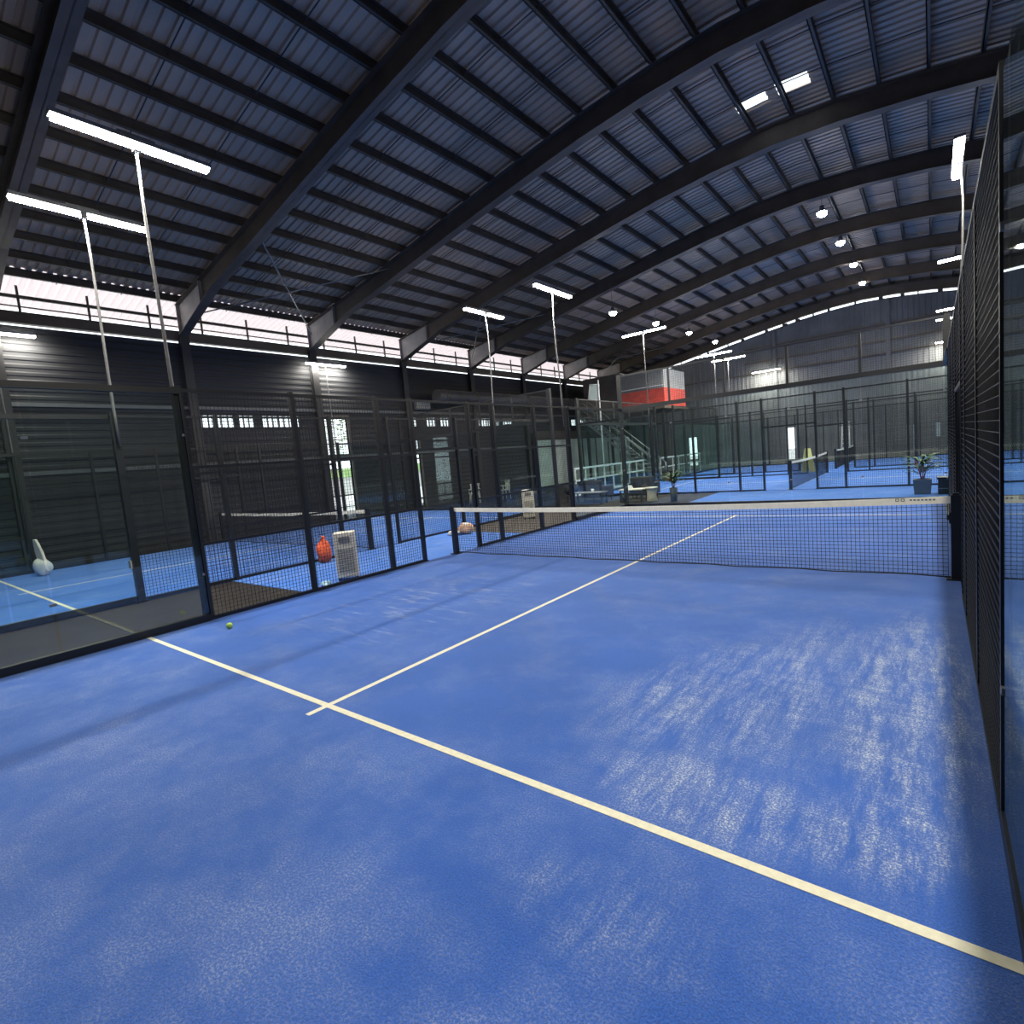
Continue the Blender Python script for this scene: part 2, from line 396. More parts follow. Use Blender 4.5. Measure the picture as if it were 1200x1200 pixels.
# portal frames
ORD = ['first', 'second', 'third', 'fourth', 'fifth', 'sixth', 'seventh', 'eighth', 'ninth', 'tenth', 'eleventh', 'twelfth', 'thirteenth']
RXS = [-14.5, -13.4, -12, -9.5, -7, -4.6, -2.6, -1, .5, 2, 3.6, 5.6, 8, 10.5, 13, 14.4, 15.5]
def low(x):
    d = min(abs(x + 14.5), abs(x - 15.5)); return zb(x) - .42 * max(0, 1 - d / 2.6)
def rafter_mesh():
    b = MB(); fw = .13
    for (dx, za, zt, w) in ((0, 'l', 'l+', fw), (0, 'u-', 'u', fw), (0, 'l', 'u', .012)):
        rings = []
        for x in RXS:
            lo, up = low(x), zb(x) + DEP
            z0, z1 = {'l': (lo, lo + .02), 'u-': (up - .02, up)}.get(za, (lo, up)) if zt != 'u' or za == 'u-' else (lo, up)
            rings.append([(x, -w, z0), (x, w, z0), (x, w, z1), (x, -w, z1)])
        b.ring_loft(rings, sm=False)
    return b.mesh('rafter', M['steel'])
def hpanel_mesh(side):
    b = MB(); q = -1
    X = [-14.45, -13.6, -12.75] if side == 0 else [13.75, 14.6, 15.45]
    rings = [[(x, -.02, low(x) + .03), (x, -.014, low(x) + .03), (x, -.014, zb(x) + DEP - .03), (x, -.02, zb(x) + DEP - .03)] for x in X]
    b.ring_loft(rings, sm=False)
    for x in (X[0], X[2]): b.box(x - .012, x + .012, -.12, -.013, low(x) + .02, zb(x) + DEP - .02)
    return b.mesh('haunch_plate', M['haunch'])
def col_mesh(x):
    b = MB().box(x - .08, x - .06, -.13, .13, -.012, 6.5).box(x + .08, x + .1, -.13, .13, -.012, 6.5).box(x - .06, x + .08, -.012, .012, -.012, 6.5)
    return b.mesh('column', M['colm'])
rm, h1, h2, c1, c2 = rafter_mesh(), hpanel_mesh(0), hpanel_mesh(1), col_mesh(EX + .09), col_mesh(RX - .09)
vis = 0
for i, y in enumerate(FR):
    if y < -5: lab = 'dark steel roof frame behind the camera over the near court'
    else:
        lab = 'dark steel arched roof frame, %s counted from the camera' % ORD[vis]; vis += 1
    t = thing('portal_frame', lab if y > -5 else lab + (', nearer' if i else ', farther'), 'roof frame', (0, y if i < 10 else y - .16, 0), 0, 'arched steel frames of the hall roof')
    link('rafter', rm, t); link('haunch_plate', h1, t); link('haunch_plate', h2, t); link('column', c1, t); link('column', c2, t)

# purlins
n = 34
for i in range(n):
    x = EX + .3 + (RX - EX - .6) * i / (n - 1)
    z = zb(x) + DEP
    b = MB().box(x - .035, x + .035, Y0, Y1, z, z + .02).box(x - .035, x - .015, Y0, Y1, z, z + PH - .002).box(x - .035, x + .035, Y0, Y1, z + PH - .02, z + PH - .002)
    tag(b.build('roof_purlin', M['purl']), 'long dark steel purlin running the length of the roof under the sheets', 'purlin', 'purlins under the roof sheets')
# sag rods
for y in [f + d for f in FR[2:-1] for d in (1.46, 2.91)]:
    pts = [(x, y, zb(x) + DEP + .1) for x in [p[0] for p in PROF if -14.6 <= p[0] <= 15.6]]
    tag(MB().tube(pts, .012, 4).build('sag_rod', M['purl']), 'thin dark rod crossing the purlins between two roof frames', 'rod', 'sag rods between the roof frames')
# bracing rods in two bays
for i, y in enumerate((FR[3], FR[5], FR[8])):
    for k in (0, 1):
        a, c = (y + .1, y + 4.27) if k else (y + 4.27, y + .1)
        p = (-14.2, a, zb(-14.2) + .1); q = (-9.6, c, zb(-9.6) + .35)
        tag(MB().tube([p, q], .022, 5).build('brace_rod', M['galv']), 'pale diagonal brace rod under the left roof slope, %s bay, %s' % (('nearest', 'middle', 'farthest')[i], ('leaning away', 'leaning back')[k]), 'rod')

# ------------------------------------------------------------------ court enclosures
P = 1.534
def wires(w, h, pitch=.05, r=.0022):
    b = MB(); n = int(w / pitch); m = int(h / pitch)
    for i in range(1, n): x = i * w / n; b.box(x - r, x + r, -r, r, .02, h - .02)
    for j in range(1, m): z = j * h / m; b.box(.02, w - .02, r, 3 * r, z - r, z + r)
    return b
def panel_frame(w, h, rails=(1.0, 2.0)):
    b = MB(); t = .012
    b.box(0, .03, -t, t, 0, h).box(w - .03, w, -t, t, 0, h).box(.03, w - .03, -t, t, 0, .045).box(.03, w - .03, -t, t, h - .04, h)
    for z in rails: b.box(.03, w - .03, -t, t, z - .02, z + .02)
    return b
CACHE = {}
def cached(key, fn, name, m):
    if key not in CACHE: CACHE[key] = fn().mesh(name, m)
    return CACHE[key]
def mesh_panel(T, x, y, rz, w, z0, h, label, group, rails=(1.0, 2.0)):
    t = thing('mesh_panel', label, 'fence panel', (0, 0, 0), 0, group)
    t.matrix_world = T @ Matrix.Translation((x, y, z0)) @ Matrix.Rotation(rz, 4, 'Z')
    link('frame', cached(('f', w, h, rails), lambda: panel_frame(w, h, rails), 'frame', M['black']), t)
    link('wire_mesh', cached(('w', w, h), lambda: wires(w, h), 'wire_mesh', M['wire']), t)
def glass_panel(T, x, y, rz, w, label, group, nearby=False, frameless=False):
    t = thing('glass_panel', label, 'glass panel', (0, 0, 0), 0, group)
    t.matrix_world = T @ Matrix.Translation((x, y, 0)) @ Matrix.Rotation(rz, 4, 'Z')
    link('pane', cached(('gp', w), lambda: MB().box(.012, w - .012, -.006, .006, .09, 2.93), 'pane', M['glass']), t)
    if frameless: link('bottom_channel', MB().box(0, w, -.012, .012, 0, .09).mesh('bottom_channel', M['black']), t)
    else: link('bottom_rail', cached(('gr', w), lambda: MB().box(0, w, -.04, .04, 0, .09), 'bottom_rail', M['black']), t)
    if not frameless: link('top_rail', cached(('gt', w), lambda: MB().box(0, w, -.035, .035, 2.93, 3.0), 'top_rail', M['black']), t)
    if nearby:
        me = cached('gc', lambda: MB().box(-.015, .015, -.012, .012, 0, .03), 'clamp', M['grey'])
        for zz in (.6, 2.4):
            for xx in (.015, w - .015): link('clamp', me, t, (xx, 0, zz))
def post(T, x, y, h, s, label, group, gusset=True):
    def mk():
        b = MB().box(-s, s, -s, s, 0, h).box(-s - .0, s + .0, -s - .03, s + .03, 0, .012)
        return b
    o = link('fence_post', cached(('p', h, s), mk, 'fence_post', M['black']))
    o.matrix_world = T @ Matrix.Translation((x, y, 0)); tag(o, label, 'post', group)
    return o

def net(T, label, marks=False):
    t = thing('padel_net', label, 'net'); t.matrix_world = T
    def cords():
        b = MB(); w = 2 * HW - .2; p = .045; r = .0022; n = int(w / p); m = int(.82 / p)
        def top(x): return .90 - .045 * (1 - (x / HW) ** 2)
        for i in range(n + 1):
            x = -w / 2 + i * w / n; b.box(x - r, x + r, -r, r, .03, top(x) - .05)
        for j in range(m):
            f = (j + .3) / m; pts = [(-w / 2 + w * k / 12, 0, .03 + f * (top(-w / 2 + w * k / 12) - .09)) for k in range(13)]
            for a, c in zip(pts, pts[1:]):
                rr = [[(p_[0], r, p_[2] - r), (p_[0], 3 * r, p_[2] - r), (p_[0], 3 * r, p_[2] + r), (p_[0], r, p_[2] + r)] for p_ in (a, c)]
                b.ring_loft(rr, cap=False, sm=False)
        return b
    link('net_mesh', cached('nm', cords, 'net_mesh', M['cord']), t)
    def band():
        rings = []
        for k in range(25):
            x = -HW + .07 + (2 * HW - .14) * k / 24; z = .915 - .045 * (1 - (x / HW) ** 2)
            rings.append([(x, -.009, z - .075), (x, .009, z - .075), (x, .009, z), (x, -.009, z)])
        return MB().ring_loft(rings, sm=False)
    tb = link('top_band', cached('nb', band, 'top_band', M['band']), t)
    def low_():
        pts = [(-HW + .08 + (2 * HW - .16) * k / 20, 0, .03 + .008 * math.sin(k * 2.1)) for k in range(21)]
        return MB().tube(pts, .008, 5)
    link('bottom_cord', cached('nl', low_, 'bottom_cord', M['cord']), t)
    for s in (-1, 1):
        def np_():
            return MB().box(-.045, .045, -.045, .045, 0, .93).box(-.09, .09, -.08, .08, 0, .014).box(-.03, .03, -.03, .03, .93, .95).box(-.06, -.045, -.02, .02, .62, .74)
        link('net_post', cached('np', np_, 'net_post', M['black']), t, (s * (HW - .03), 0, 0))
    if marks:
        b = MB(); x = HW - .56; z = .868
        for k in (0, .05): b.box(x + k, x + k + .035, -.011, -.0095, z, z + .008).box(x + k, x + k + .035, -.011, -.0095, z + .025, z + .033).box(x + k, x + k + .008, -.011, -.0095, z, z + .033).box(x + k + .027, x + k + .035, -.011, -.0095, z, z + .033)
        for k in range(7): b.box(x + .13 + k * .034, x + .152 + k * .034, -.011, -.0095, z + .006, z + .024)
        b.build('printed_marks', M['grey'], tb)

POWER = 210
def court_light(T, x, y, s, label, pw=POWER):
    """pole rising from the fence with a long LED bar, parallel to the court's long side"""
    t = thing('court_light', label, 'light', group='LED bar lights on poles'); t.matrix_world = T @ Matrix.Translation((x + s * .055, y, 0)) @ Matrix.Rotation(0 if s > 0 else math.pi, 4, 'Z')
    def pole():
        return MB().tube([(-.01, .0, 2.5), (0, 0, 3.0), (.01, 0, 3.6), (.05, 0, 4.6), (.06, 0, 5.3), (.03, 0, 5.93)], [.022, .022, .02, .018, .016, .016], 8)
    def pole_lo(): return pole()
    link('pole', cached('lp', pole, 'pole', M['polem']), t)
    def house(): return MB().box(-.07, .07, -.84, .84, 5.98, 6.03).box(-.04, .04, -.2, .2, 6.03, 6.07).box(-.03, .06, -.04, .04, 5.9, 5.98)
    hs = link('housing', cached('lh', house, 'housing', M['grey']), t)
    def diff(): return MB().box(-.05, .05, -.82, .82, 5.935, 5.979)
    link('diffuser', cached('ld', diff, 'diffuser', M['led']), hs)
    L = bpy.data.lights.new('led_bar', 'AREA'); L.shape = 'RECTANGLE'; L.size = .12; L.size_y = 1.64; L.energy = pw; L.color = (1, .94, .80)
    lo = bpy.data.objects.new('led_bar', L); COL.objects.link(lo); lo.parent = t; lo.location = (0, 0, 5.93)

SIDE_Y = [-3 * P, -2 * P, -P, -P / 2, P / 2, P, 2 * P, 3 * P]
def court(ci, cx, cy, rz, nm):
    RAILS = (1.0, 2.0) if rz == 0 else ()
    T = Matrix.Translation((cx, cy, 0)) @ Matrix.Rotation(rz, 4, 'Z')
    if rz == 0: sides = {-1: 'left', 1: 'right'}; ends = {-1: 'near', 1: 'far'}
    else: sides = {-1: 'far', 1: 'near'}; ends = {-1: 'right', 1: 'left'}      # local -x -> world -y when rz=90
    if rz: sides = {-1: 'near', 1: 'far'}; ends = {-1: 'right', 1: 'left'}
    for s in (-1, 1):
        sn = sides[s]; g = 'mesh panels on the %s side of the %s' % (sn, nm)
        x = s * HW
        spans = [(-3 * P, -2 * P), (-2 * P, -P), (-P, -P / 2), (P / 2, P), (P, 2 * P), (2 * P, 3 * P)]
        for a, c in spans:
            d = {'0': 'by the gap', '1': 'second from gap', '2': 'beside the glass'}[str(int(min(abs(a), abs(c)) / P + .01))]
            far = ('near half' if a < 0 else 'far half') if rz == 0 else ('right half' if a < 0 else 'left half')
            mesh_panel(T, x, a, math.pi / 2, round(c - a, 4), 0, 3.0, 'black mesh panel, %s side of the %s, %s, %s' % (sn, nm, far, d), g, () if ci == 0 and s > 0 else RAILS)
        # lintel panel over the gate gap
        mesh_panel(T, x, -P / 2, math.pi / 2, P, 2.05, .95, 'black mesh panel above the gate gap, %s side of the %s' % (sn, nm), g, ())
        for yy in SIDE_Y:
            thick = abs(abs(yy) - 3 * P) < .01
            far = ('near half' if yy < 0 else 'far half') if rz == 0 else ('right half' if yy < 0 else 'left half')
            k = {0: 'at the gate gap', 1: 'next to gate', 2: 'second from gap', 3: 'thick, by the glass'}[int(abs(yy) / P + .01)]
            post(T, x + s * (.065 if thick else .045), yy, 3.03, .05 if thick else .03, 'black post, %s side of the %s, %s, %s' % (sn, nm, far, k), 'fence posts of the courts')
        for e in (-1, 1):
            for k in (0, 1):
                a = e * 3 * P + (k * P if e > 0 else -(k + 1) * P)
                glass_panel(T, x, a, math.pi / 2, P, 'glass panel, %s side of the %s, %s end, %s' % (sn, nm, ends[e], 'beside the mesh' if k == 0 else 'in the corner'), 'glass panels of the courts', ci == 0, ci == 0 and s > 0 and e < 0)
        for e in (-1, 1):
            if ci == 0 and (s, e) == (1, -1): h = 3.0
            else: h = 4.0
            if not (ci == 0 and e == -1):
                post(T, x + s * .05, e * (HL + .05), 4.03, .05, 'tall black corner post of the %s, %s side, %s end' % (nm, sn, ends[e]), 'fence posts of the courts')
            if ci in (0, 1) or True:
                court_light(T, x + s * .1, e * 3 * P, s, 'LED bar light on pole, %s side of the %s, %s end' % (sn, nm, ends[e]), 80 if (ci == 1 and s < 0) or (ci == 3 and s > 0) else POWER)
    for e in (-1, 1):
        if ci == 0 and e == -1: continue       # behind the camera
        for k in range(5):
            a = -HW + k * P
            pos = ['outermost left', 'second from left', 'middle', 'second from right', 'outermost right'][k]
            glass_panel(T, a, e * HL, 0, P, 'glass panel, %s end of the %s, %s' % (ends[e], nm, pos), 'glass panels of the courts', ci == 0)
            mesh_panel(T, a, e * HL, 0, P, 3.0, 1.0, 'low mesh panel above the %s glass of the %s, %s' % (ends[e], nm, pos), 'mesh above the end glass', ())
for i, c in enumerate(COURTS): court(i, *c)
for i, c in enumerate(COURTS):
    T = Matrix.Translation((c[0], c[1], 0)) @ Matrix.Rotation(c[2], 4, 'Z')
    net(T, ['black padel net with white top band across the nearest court', 'black net with white band across the left court', 'net receding across the court beyond the glass', 'small far net on the farthest court'][i], i == 0)
tag(MB().box(-6.56, -6.44, -4.67, -4.655, .55, .68).build('post_sticker', M['white']), 'small white sticker on the thick post of the left court', 'sticker')

# high bay lamps hanging from the rafters
for i, (x, y, z) in enumerate([(.95, FR[6], 8.6), (.95, FR[7], 8.82), (.95, FR[8], 9.0), (.9, FR[9], 9.1), (-6.5, FR[6], 7.3), (-6.5, FR[7], 7.52), (-6.5, FR[8], 7.65), (-6.5, FR[9], 7.7)]):
    t = thing('high_bay_lamp', 'round high bay lamp hanging %s, %s from the camera' % ('near the roof ridge' if i < 4 else 'under the left roof slope', ORD[i % 4]), 'lamp', (x, y, z), 0, 'round hanging lamps')
    sh = MB().lathe([(.02, .26), (.06, .25), (.07, .14), (.13, .07), (.15, .05), (.14, .05)], k=16).build('shade', M['grey'], t)
    MB().lathe([(.005, -.09), (.08, -.075), (.13, -.03), (.145, .04), (.14, .052)], k=16).build('lens', M['bay'], sh)
    if low(x) - z > .26: MB().tube([(0, 0, .25), (0, 0, low(x) - z)], .008, 4).build('cable', M['black'], t)
    L = bpy.data.lights.new('bay', 'SPOT'); L.energy = 260; L.spot_size = 2.6; L.spot_blend = .5; L.shadow_soft_size = .12
    lo = bpy.data.objects.new('bay', L); COL.objects.link(lo); lo.parent = t; lo.location = (0, 0, -.12)

# ------------------------------------------------------------------ small things
def cooler(x, y, rz, label, h=.8):
    t = thing('air_cooler', label, 'air cooler', (x, y, -.004), rz)
    w, d = .17, .14
    bd = MB().box(-w, w, -d, d, .05, h).build('body', M['cream'], t, bevel=.015)
    b = MB()
    for k in range(12): z = .16 + k * .033; b.box(-w + .04, w - .04, -d - .008, -d, z, z + .012)
    b.build('grille', M['plinth'], bd)
    b = MB()
    for k in range(14): z = .12 + k * .04; b.box(w, w + .006, -d + .03, d - .03, z, z + .014)
    b.build('side_vent', M['plinth'], bd)
    MB().box(-.09, .09, -d - .01, -d, h - .16, h - .07).build('control_panel', M['grey'], bd)
    for sx in (-1, 1):
        for sy in (-1, 1): MB().tube([(sx * .14 - .012, sy * .11, .03), (sx * .14 + .012, sy * .11, .03)], .028, 10).build('caster', M['black'], t)
cooler(-4.12, -2.28, .9, 'white upright air cooler behind the left mesh fence of the nearest court')
cooler(-5.75, 5.1, .7, 'cream upright air cooler far behind the net post, by the walkway', .85)

def blob(name, m, c, r, seed, amp=.18, k=18, parent=None):
    rnd = random.Random(seed); ph = [rnd.uniform(0, 6) for _ in range(6)]
    rings = []
    for i in range(1, 12):
        th = math.pi * i / 12; row = []
        for j in range(k):
            a = 2 * math.pi * j / k
            q = 1 + amp * (math.sin(3 * a + ph[0] + 2 * th) * .5 + math.sin(5 * a + ph[1] - 3 * th) * .3 + math.sin(4 * th + ph[2] + a) * .4)
            row.append((c[0] + r[0] * math.sin(th) * math.cos(a) * q, c[1] + r[1] * math.sin(th) * math.sin(a) * q, max(0, c[2] + r[2] * -math.cos(th) * q)))
        rings.append(row)
    return MB().ring_loft(rings).build(name, m, parent)
t = thing('ball_sack', 'orange mesh sack of balls standing behind the white air cooler', 'sack', (-6.2, -1.42, 0))
blob('sack_body', M['orange'], (0, 0, .22), (.15, .14, .25), 3, .2, parent=t); MB().tube([(0, 0, .44), (.01, 0, .49), (.03, .01, .53)], [.05, .03, .05], 8).build('sack_neck', M['orange'], t)
t = thing('sports_bag', 'peach and white soft bag lying on the walkway beside the net post', 'bag', (-5.72, 2.25, 0), .5)
blob('bag_body', M['peach'], (0.05, 0, .13), (.2, .15, .15), 5, .15, parent=t); blob('towel', M['white'], (-.22, -.04, .05), (.19, .13, .06), 8, .25, parent=t)
blob('cap', M['white'], (.06, 0, .23), (.12, .1, .06), 11, .1, parent=t)
t = thing('racket_bag', 'pale sack with a cream racket cover sticking up by the far glass', 'bag', (-13.2, -4.6, 0), .3)
blob('sack_body', M['white'], (0, 0, .2), (.22, .17, .22), 9, .12, parent=t)
b = MB(); rings = []
for f, w in ((0, .12), (.3, .14), (.6, .13), (.85, .09), (1, .05)):
    cx_, cz = -.02 - .22 * f + .12, .1 + .78 * f
    rings.append([(cx_ - w, -.03, cz), (cx_ + w, -.03, cz), (cx_ + w, .03, cz), (cx_ - w, .03, cz)])
b.ring_loft(rings, sm=False).build('racket_cover', M['cream'], t, bevel=.02)
o = MB().lathe([(.036 * math.sin(math.pi * i / 14) + 1e-4, .036 * (1 - math.cos(math.pi * i / 14))) for i in range(15)], k=24).build('tennis_ball', M['ball'])
o.location = (-3.12, -4.68, .001); tag(o, 'yellow-green ball lying on the blue turf near the service line', 'ball')
tc_ = blob('cloth', M['cyan'], (-4.02, -2.78, .03), (.1, .06, .05), 21, .35); tag(tc_, 'small pale blue cloth on the floor at the fence foot', 'cloth')

# white plastic chairs by the left wall
def chair(x, y, rz, label):
    t = thing('plastic_chair', label, 'chair', (x, y, -.012), rz, 'white plastic chairs by the left wall')
    MB().box(-.22, .22, -.2, .22, .42, .45).build('seat', M['white'], t, bevel=.01)
    b = MB()
    for k in range(4): b.box(-.2 + k * .115, -.145 + k * .115, .2, .225, .45, .82)
    b.box(-.22, .22, .195, .23, .8, .88).build('backrest', M['white'], t)
    for sx in (-1, 1):
        for sy in (-1, 1): MB().tube([(sx * .19, sy * .18 + .01, .43), (sx * .22, sy * .21 + .01, 0)], [.022, .016], 6).build('leg', M['white'], t)
        MB().box(sx * .22 - .02, sx * .22 + .02, -.18, .22, .62, .65).build('armrest', M['white'], t)
        MB().box(sx * .22 - .015, sx * .22 + .015, -.17, -.13, .44, .62).build('arm_support', M['white'], t)
chair(-12.6, 10.3, .6, 'white plastic armchair standing by the left wall, nearer the big doorway')
chair(-12.2, 11.9, -.4, 'white plastic armchair by the left wall, the farther of two')

# lounge furniture on the dark floor left behind the court
def sofa(x, y, rz, w, label):
    t = thing('sofa', label, 'sofa', (x, y, -.012), rz)
    MB().box(-w, w, -.3, .3, .14, .36).build('base', M['sofa'], t, bevel=.03)
    for s in (-1, 1):
        MB().box(s * w - .08, s * w + .08, -.3, .32, .14, .56).build('armrest', M['sofa'], t, bevel=.04)
        for q in (-1, 1): MB().tube([(s * (w - .05), q * .24, .15), (s * (w - .04), q * .25, 0)], .02, 6).build('leg', M['black'], t)
        MB().box(min(0, s * (w - .09)) + .005, max(0, s * (w - .09)) - .005, -.29, .2, .36, .47).build('seat_cushion', M['sofa'], t, bevel=.03)
    MB().box(-w, w, .2, .36, .3, .78).build('backrest', M['sofa'], t, bevel=.05)
sofa(-6.15, 9.95, 2.9, .48, 'dark grey two-seat sofa left of the tall post behind the court')
sofa(-4.6, 10.65, 3.3, .42, 'dark grey small sofa between the plants behind the court')
def armchair(x, y, rz, label):
    t = thing('armchair', label, 'armchair', (x, y, -.012), rz)
    MB().lathe([(.25, .3), (.27, .34), (.26, .42), (.2, .44)], k=18).build('seat', M['sofa'], t)
    pts = [(.28 * math.cos(a), .28 * math.sin(a)) for a in [math.pi * (-.1 + 1.2 * k / 12) for k in range(13)]]
    b = MB(); b.ring_loft([[(px * .95, py * .95, .36), (px * 1.12, py * 1.12, .36), (px * 1.15, py * 1.15, .68), (px, py, .68)] for px, py in pts]).build('backrest', M['sofa'], t)
    for k in range(4):
        a = math.pi / 4 + k * math.pi / 2; MB().tube([(.17 * math.cos(a), .17 * math.sin(a), .32), (.24 * math.cos(a), .24 * math.sin(a), 0)], .016, 6).build('leg', M['black'], t)
armchair(-7.1, 9.75, 2.6, 'round-backed dark armchair at the left end of the lounge')
def table(x, y, rz, w, d, h, top, label):
    t = thing('low_table', label, 'table', (x, y, -.012), rz)
    MB().box(-w, w, -d, d, h - .04, h).build('tabletop', top, t, bevel=.008)
    for sx in (-1, 1):
        for sy in (-1, 1): MB().box(sx * (w - .04) - .02, sx * (w - .04) + .02, sy * (d - .04) - .02, sy * (d - .04) + .02, 0, h - .04).build('leg', M['black'], t)
table(-5.9, 8.9, 0, .62, .24, .42, M['grey'], 'long dark-legged low table in front of the two-seat sofa')
table(-4.4, 9.3, 0, .42, .25, .44, M['cream'], 'cream-topped low table with dark legs right of the tall post')
t = thing('stool', 'cream drum stool in front of the small sofa', 'stool', (-3.72, 9.25, -.012))
MB().lathe([(.16, 0), (.18, .02), (.15, .2), (.17, .4), (.19, .42)], k=20).build('drum', M['cream'], t); MB().lathe([(.2, .42), (.21, .44), (.2, .47), (.05, .475)], k=20).build('top_cushion', M['cream'], t)
t = thing('folded_towel', 'white folded towel on the cream-topped low table', 'towel', (-4.55, 9.3, .428), .3)
MB().box(-.12, .12, -.08, .08, 0, .07).build('cloth_fold', M['white'], t, bevel=.02); MB().box(-.1, .1, -.07, .07, .07, .11).build('upper_fold', M['white'], t, bevel=.02)
t = thing('cup', 'small white cup on the long dark-legged table', 'cup', (-5.75, 8.9, .408)); MB().lathe([(.03, 0), (.035, .01), (.045, .1), (.04, .1), (.03, .015)], k=14).build('cup_body', M['white'], t)
b = MB(); pts = [(.045, 0, .08), (.07, 0, .075), (.072, 0, .04), (.043, 0, .03)]; b.tube(pts, .006, 6).build('handle', M['white'], t)

def leaves(n, L, W, spread, z0, z1, seed, up=.6):
    rnd = random.Random(seed); b = MB()
    for i in range(n):
        a = rnd.uniform(0, 6.28); h = rnd.uniform(z0, z1); r0 = rnd.uniform(0, spread * .4)
        l = L * rnd.uniform(.7, 1.2); e = up * rnd.uniform(.3, 1.2)
        d = Vector((math.cos(a), math.sin(a), 0)); s = Vector((-math.sin(a), math.cos(a), 0)) * W * rnd.uniform(.7, 1.2)
        p = d * r0 + Vector((0, 0, h))
        pts = [p, p + d * l * .4 + Vector((0, 0, l * e * .6)), p + d * l * .8 + Vector((0, 0, l * e * .75)), p + d * l * 1.1 + Vector((0, 0, l * e * .5))]
        ww = [.25, 1, .75, .03]
        rings = [[q - s * w, q + Vector((0, 0, .006)), q + s * w, q - Vector((0, 0, .004))] for q, w in zip(pts, ww)]
        b.ring_loft(rings, sm=False)
    return b
def potted(x, y, h, w, lz, seed, label, stem='bark', n=34, L=.28, sp=.15, square=False):
    t = thing('potted_plant', label, 'plant', (x, y, -.012))
    if square: MB().ring_loft([[(-w * .85, -w * .85, 0), (w * .85, -w * .85, 0), (w * .85, w * .85, 0), (-w * .85, w * .85, 0)], [(-w, -w, h), (w, -w, h), (w, w, h), (-w, w, h)]], sm=False).build('pot', M['pot'], t, bevel=.012)
    else: MB().lathe([(w * .7, 0), (w * .8, .02), (w, h), (w * .93, h), (w * .9, h - .04), (.01, h - .04)], k=20).build('pot', M['pot'], t)
    MB().lathe([(w * .85, h - .03), (w * .8, h + .004), (.01, h + .012)], k=14).build('soil', M['soil'], t)
    rnd = random.Random(seed)
    for k in range(4):
        a = k * 1.6 + rnd.random(); q = sp * .6
        MB().tube([(.02 * math.cos(a), .02 * math.sin(a), h - .02), (q * .5 * math.cos(a), q * .5 * math.sin(a), (h + lz) / 2), (q * math.cos(a), q * math.sin(a), lz)], [.014, .011, .007], 6).build('stem', M[stem], t)
    leaves(n, L, .03, sp, h + .12, lz, seed + 1).build('foliage', M['leaf'], t)
potted(-2.95, 9.2, .42, .13, .82, 4, 'dark potted leafy plant at the right end of the lounge', n=90, L=.3, sp=.2)
potted(-4.95, 9.75, .2, .13, .95, 6, 'tall narrow plant in a low pot beside the tall corner post', n=60, L=.14, sp=.12)
potted(3.4, 9.3, .38, .19, .85, 12, 'plant with red stems in a square dark pot right of the far court', 'redstem', 70, .36, .3, True)
t = thing('storage_box', 'black box on the floor right of the red-stemmed plant', 'box', (4.0, 9.3, -.004))
MB().box(-.3, .3, -.2, .2, 0, .36).build('box_body', M['black'], t, bevel=.01); MB().box(-.32, .32, -.22, .22, .36, .41).build('lid', M['black'], t, bevel=.01)
MB().box(-.29, .29, -.207, -.2, .13, .145).build('trim_strip', M['grey'], t)

# balustrade, stair and raised booth at the back left
BX = -8.45
t = thing('balustrade', 'long white balustrade with two rails behind the lounge', 'railing')
MB().box(BX - .03, BX + .03, 12.2, 19.2, 1.12, 1.2).build('top_rail', M['white'], t); MB().box(BX - .025, BX + .025, 12.2, 19.2, .6, .67).build('middle_rail', M['white'], t)
MB().box(BX - .06, BX + .06, 12.2, 19.2, -.012, .1).build('base_kerb', M['white'], t)
for k in range(9): MB().box(BX - .028, BX + .028, 12.2 + k * .868, 12.256 + k * .868, .1, 1.12).build('baluster_post', M['white'], t)
t = thing('balustrade', 'short white balustrade beside the staircase, farther back', 'railing')
MB().box(BX - .03, BX + .03, 21.4, 28, 1.12, 1.2).build('top_rail', M['white'], t); MB().box(BX - .025, BX + .025, 21.4, 28, .6, .67).build('middle_rail', M['white'], t)
for k in range(8): MB().box(BX - .028, BX + .028, 21.4 + k * .93, 21.456 + k * .93, -.012, 1.12).build('baluster_post', M['white'], t)
t = thing('staircase', 'white metal staircase rising left to the raised booth', 'staircase')
SX0, SX1, SZ = -7.95, -12.6, 3.95; N = 20
for yy in (20.05, 20.95):
    MB().poly([(SX0, 0), (SX0 - .2, 0), (SX1, SZ - .15), (SX1, SZ)], 1, yy - .02, yy + .02).build('stringer', M['galv'], t)
for k in range(N):
    f = (k + .7) / N; x = SX0 + (SX1 - SX0) * f; MB().box(x - .13, x + .13, 20.07, 20.93, SZ * f - .03, SZ * f).build('tread', M['grey'], t)
for yy in (20.05, 20.95):
    MB().tube([(SX0, yy, .95), (SX1, yy, SZ + .95)], .03, 6).build('handrail', M['galv'], t); MB().tube([(SX0, yy, .5), (SX1, yy, SZ + .5)], .02, 6).build('lower_rail', M['galv'], t)
    for k in range(6):
        f = k / 5; x = SX0 + (SX1 - SX0) * f; MB().tube([(x, yy, SZ * f - .05), (x, yy, SZ * f + .95)], .02, 6).build('rail_post', M['galv'], t)
t = thing('raised_booth', 'raised booth with red lower band and pale upper wall above the stair', 'booth')
MB().box(-13.2, -7.95, 21.3, 24.8, 3.9, 4.05).build('deck', M['steel'], t)
MB().box(-13.1, -10.7, 21.5, 24.7, 4.05, 6.25).build('dark_cabin', M['purl'], t)
MB().box(-10.69, -8.0, 21.5, 24.7, 4.05, 5.05).build('red_band', M['red'], t)
b = MB().box(-8.9, -8.0, 21.5, 24.7, 5.05, 6.1)
for k in range(5): b.box(-8.86 + k * .18, -8.8 + k * .18, 21.47, 21.5, 5.05, 6.1)
b.build('ribbed_wall', M['plinth'], t)
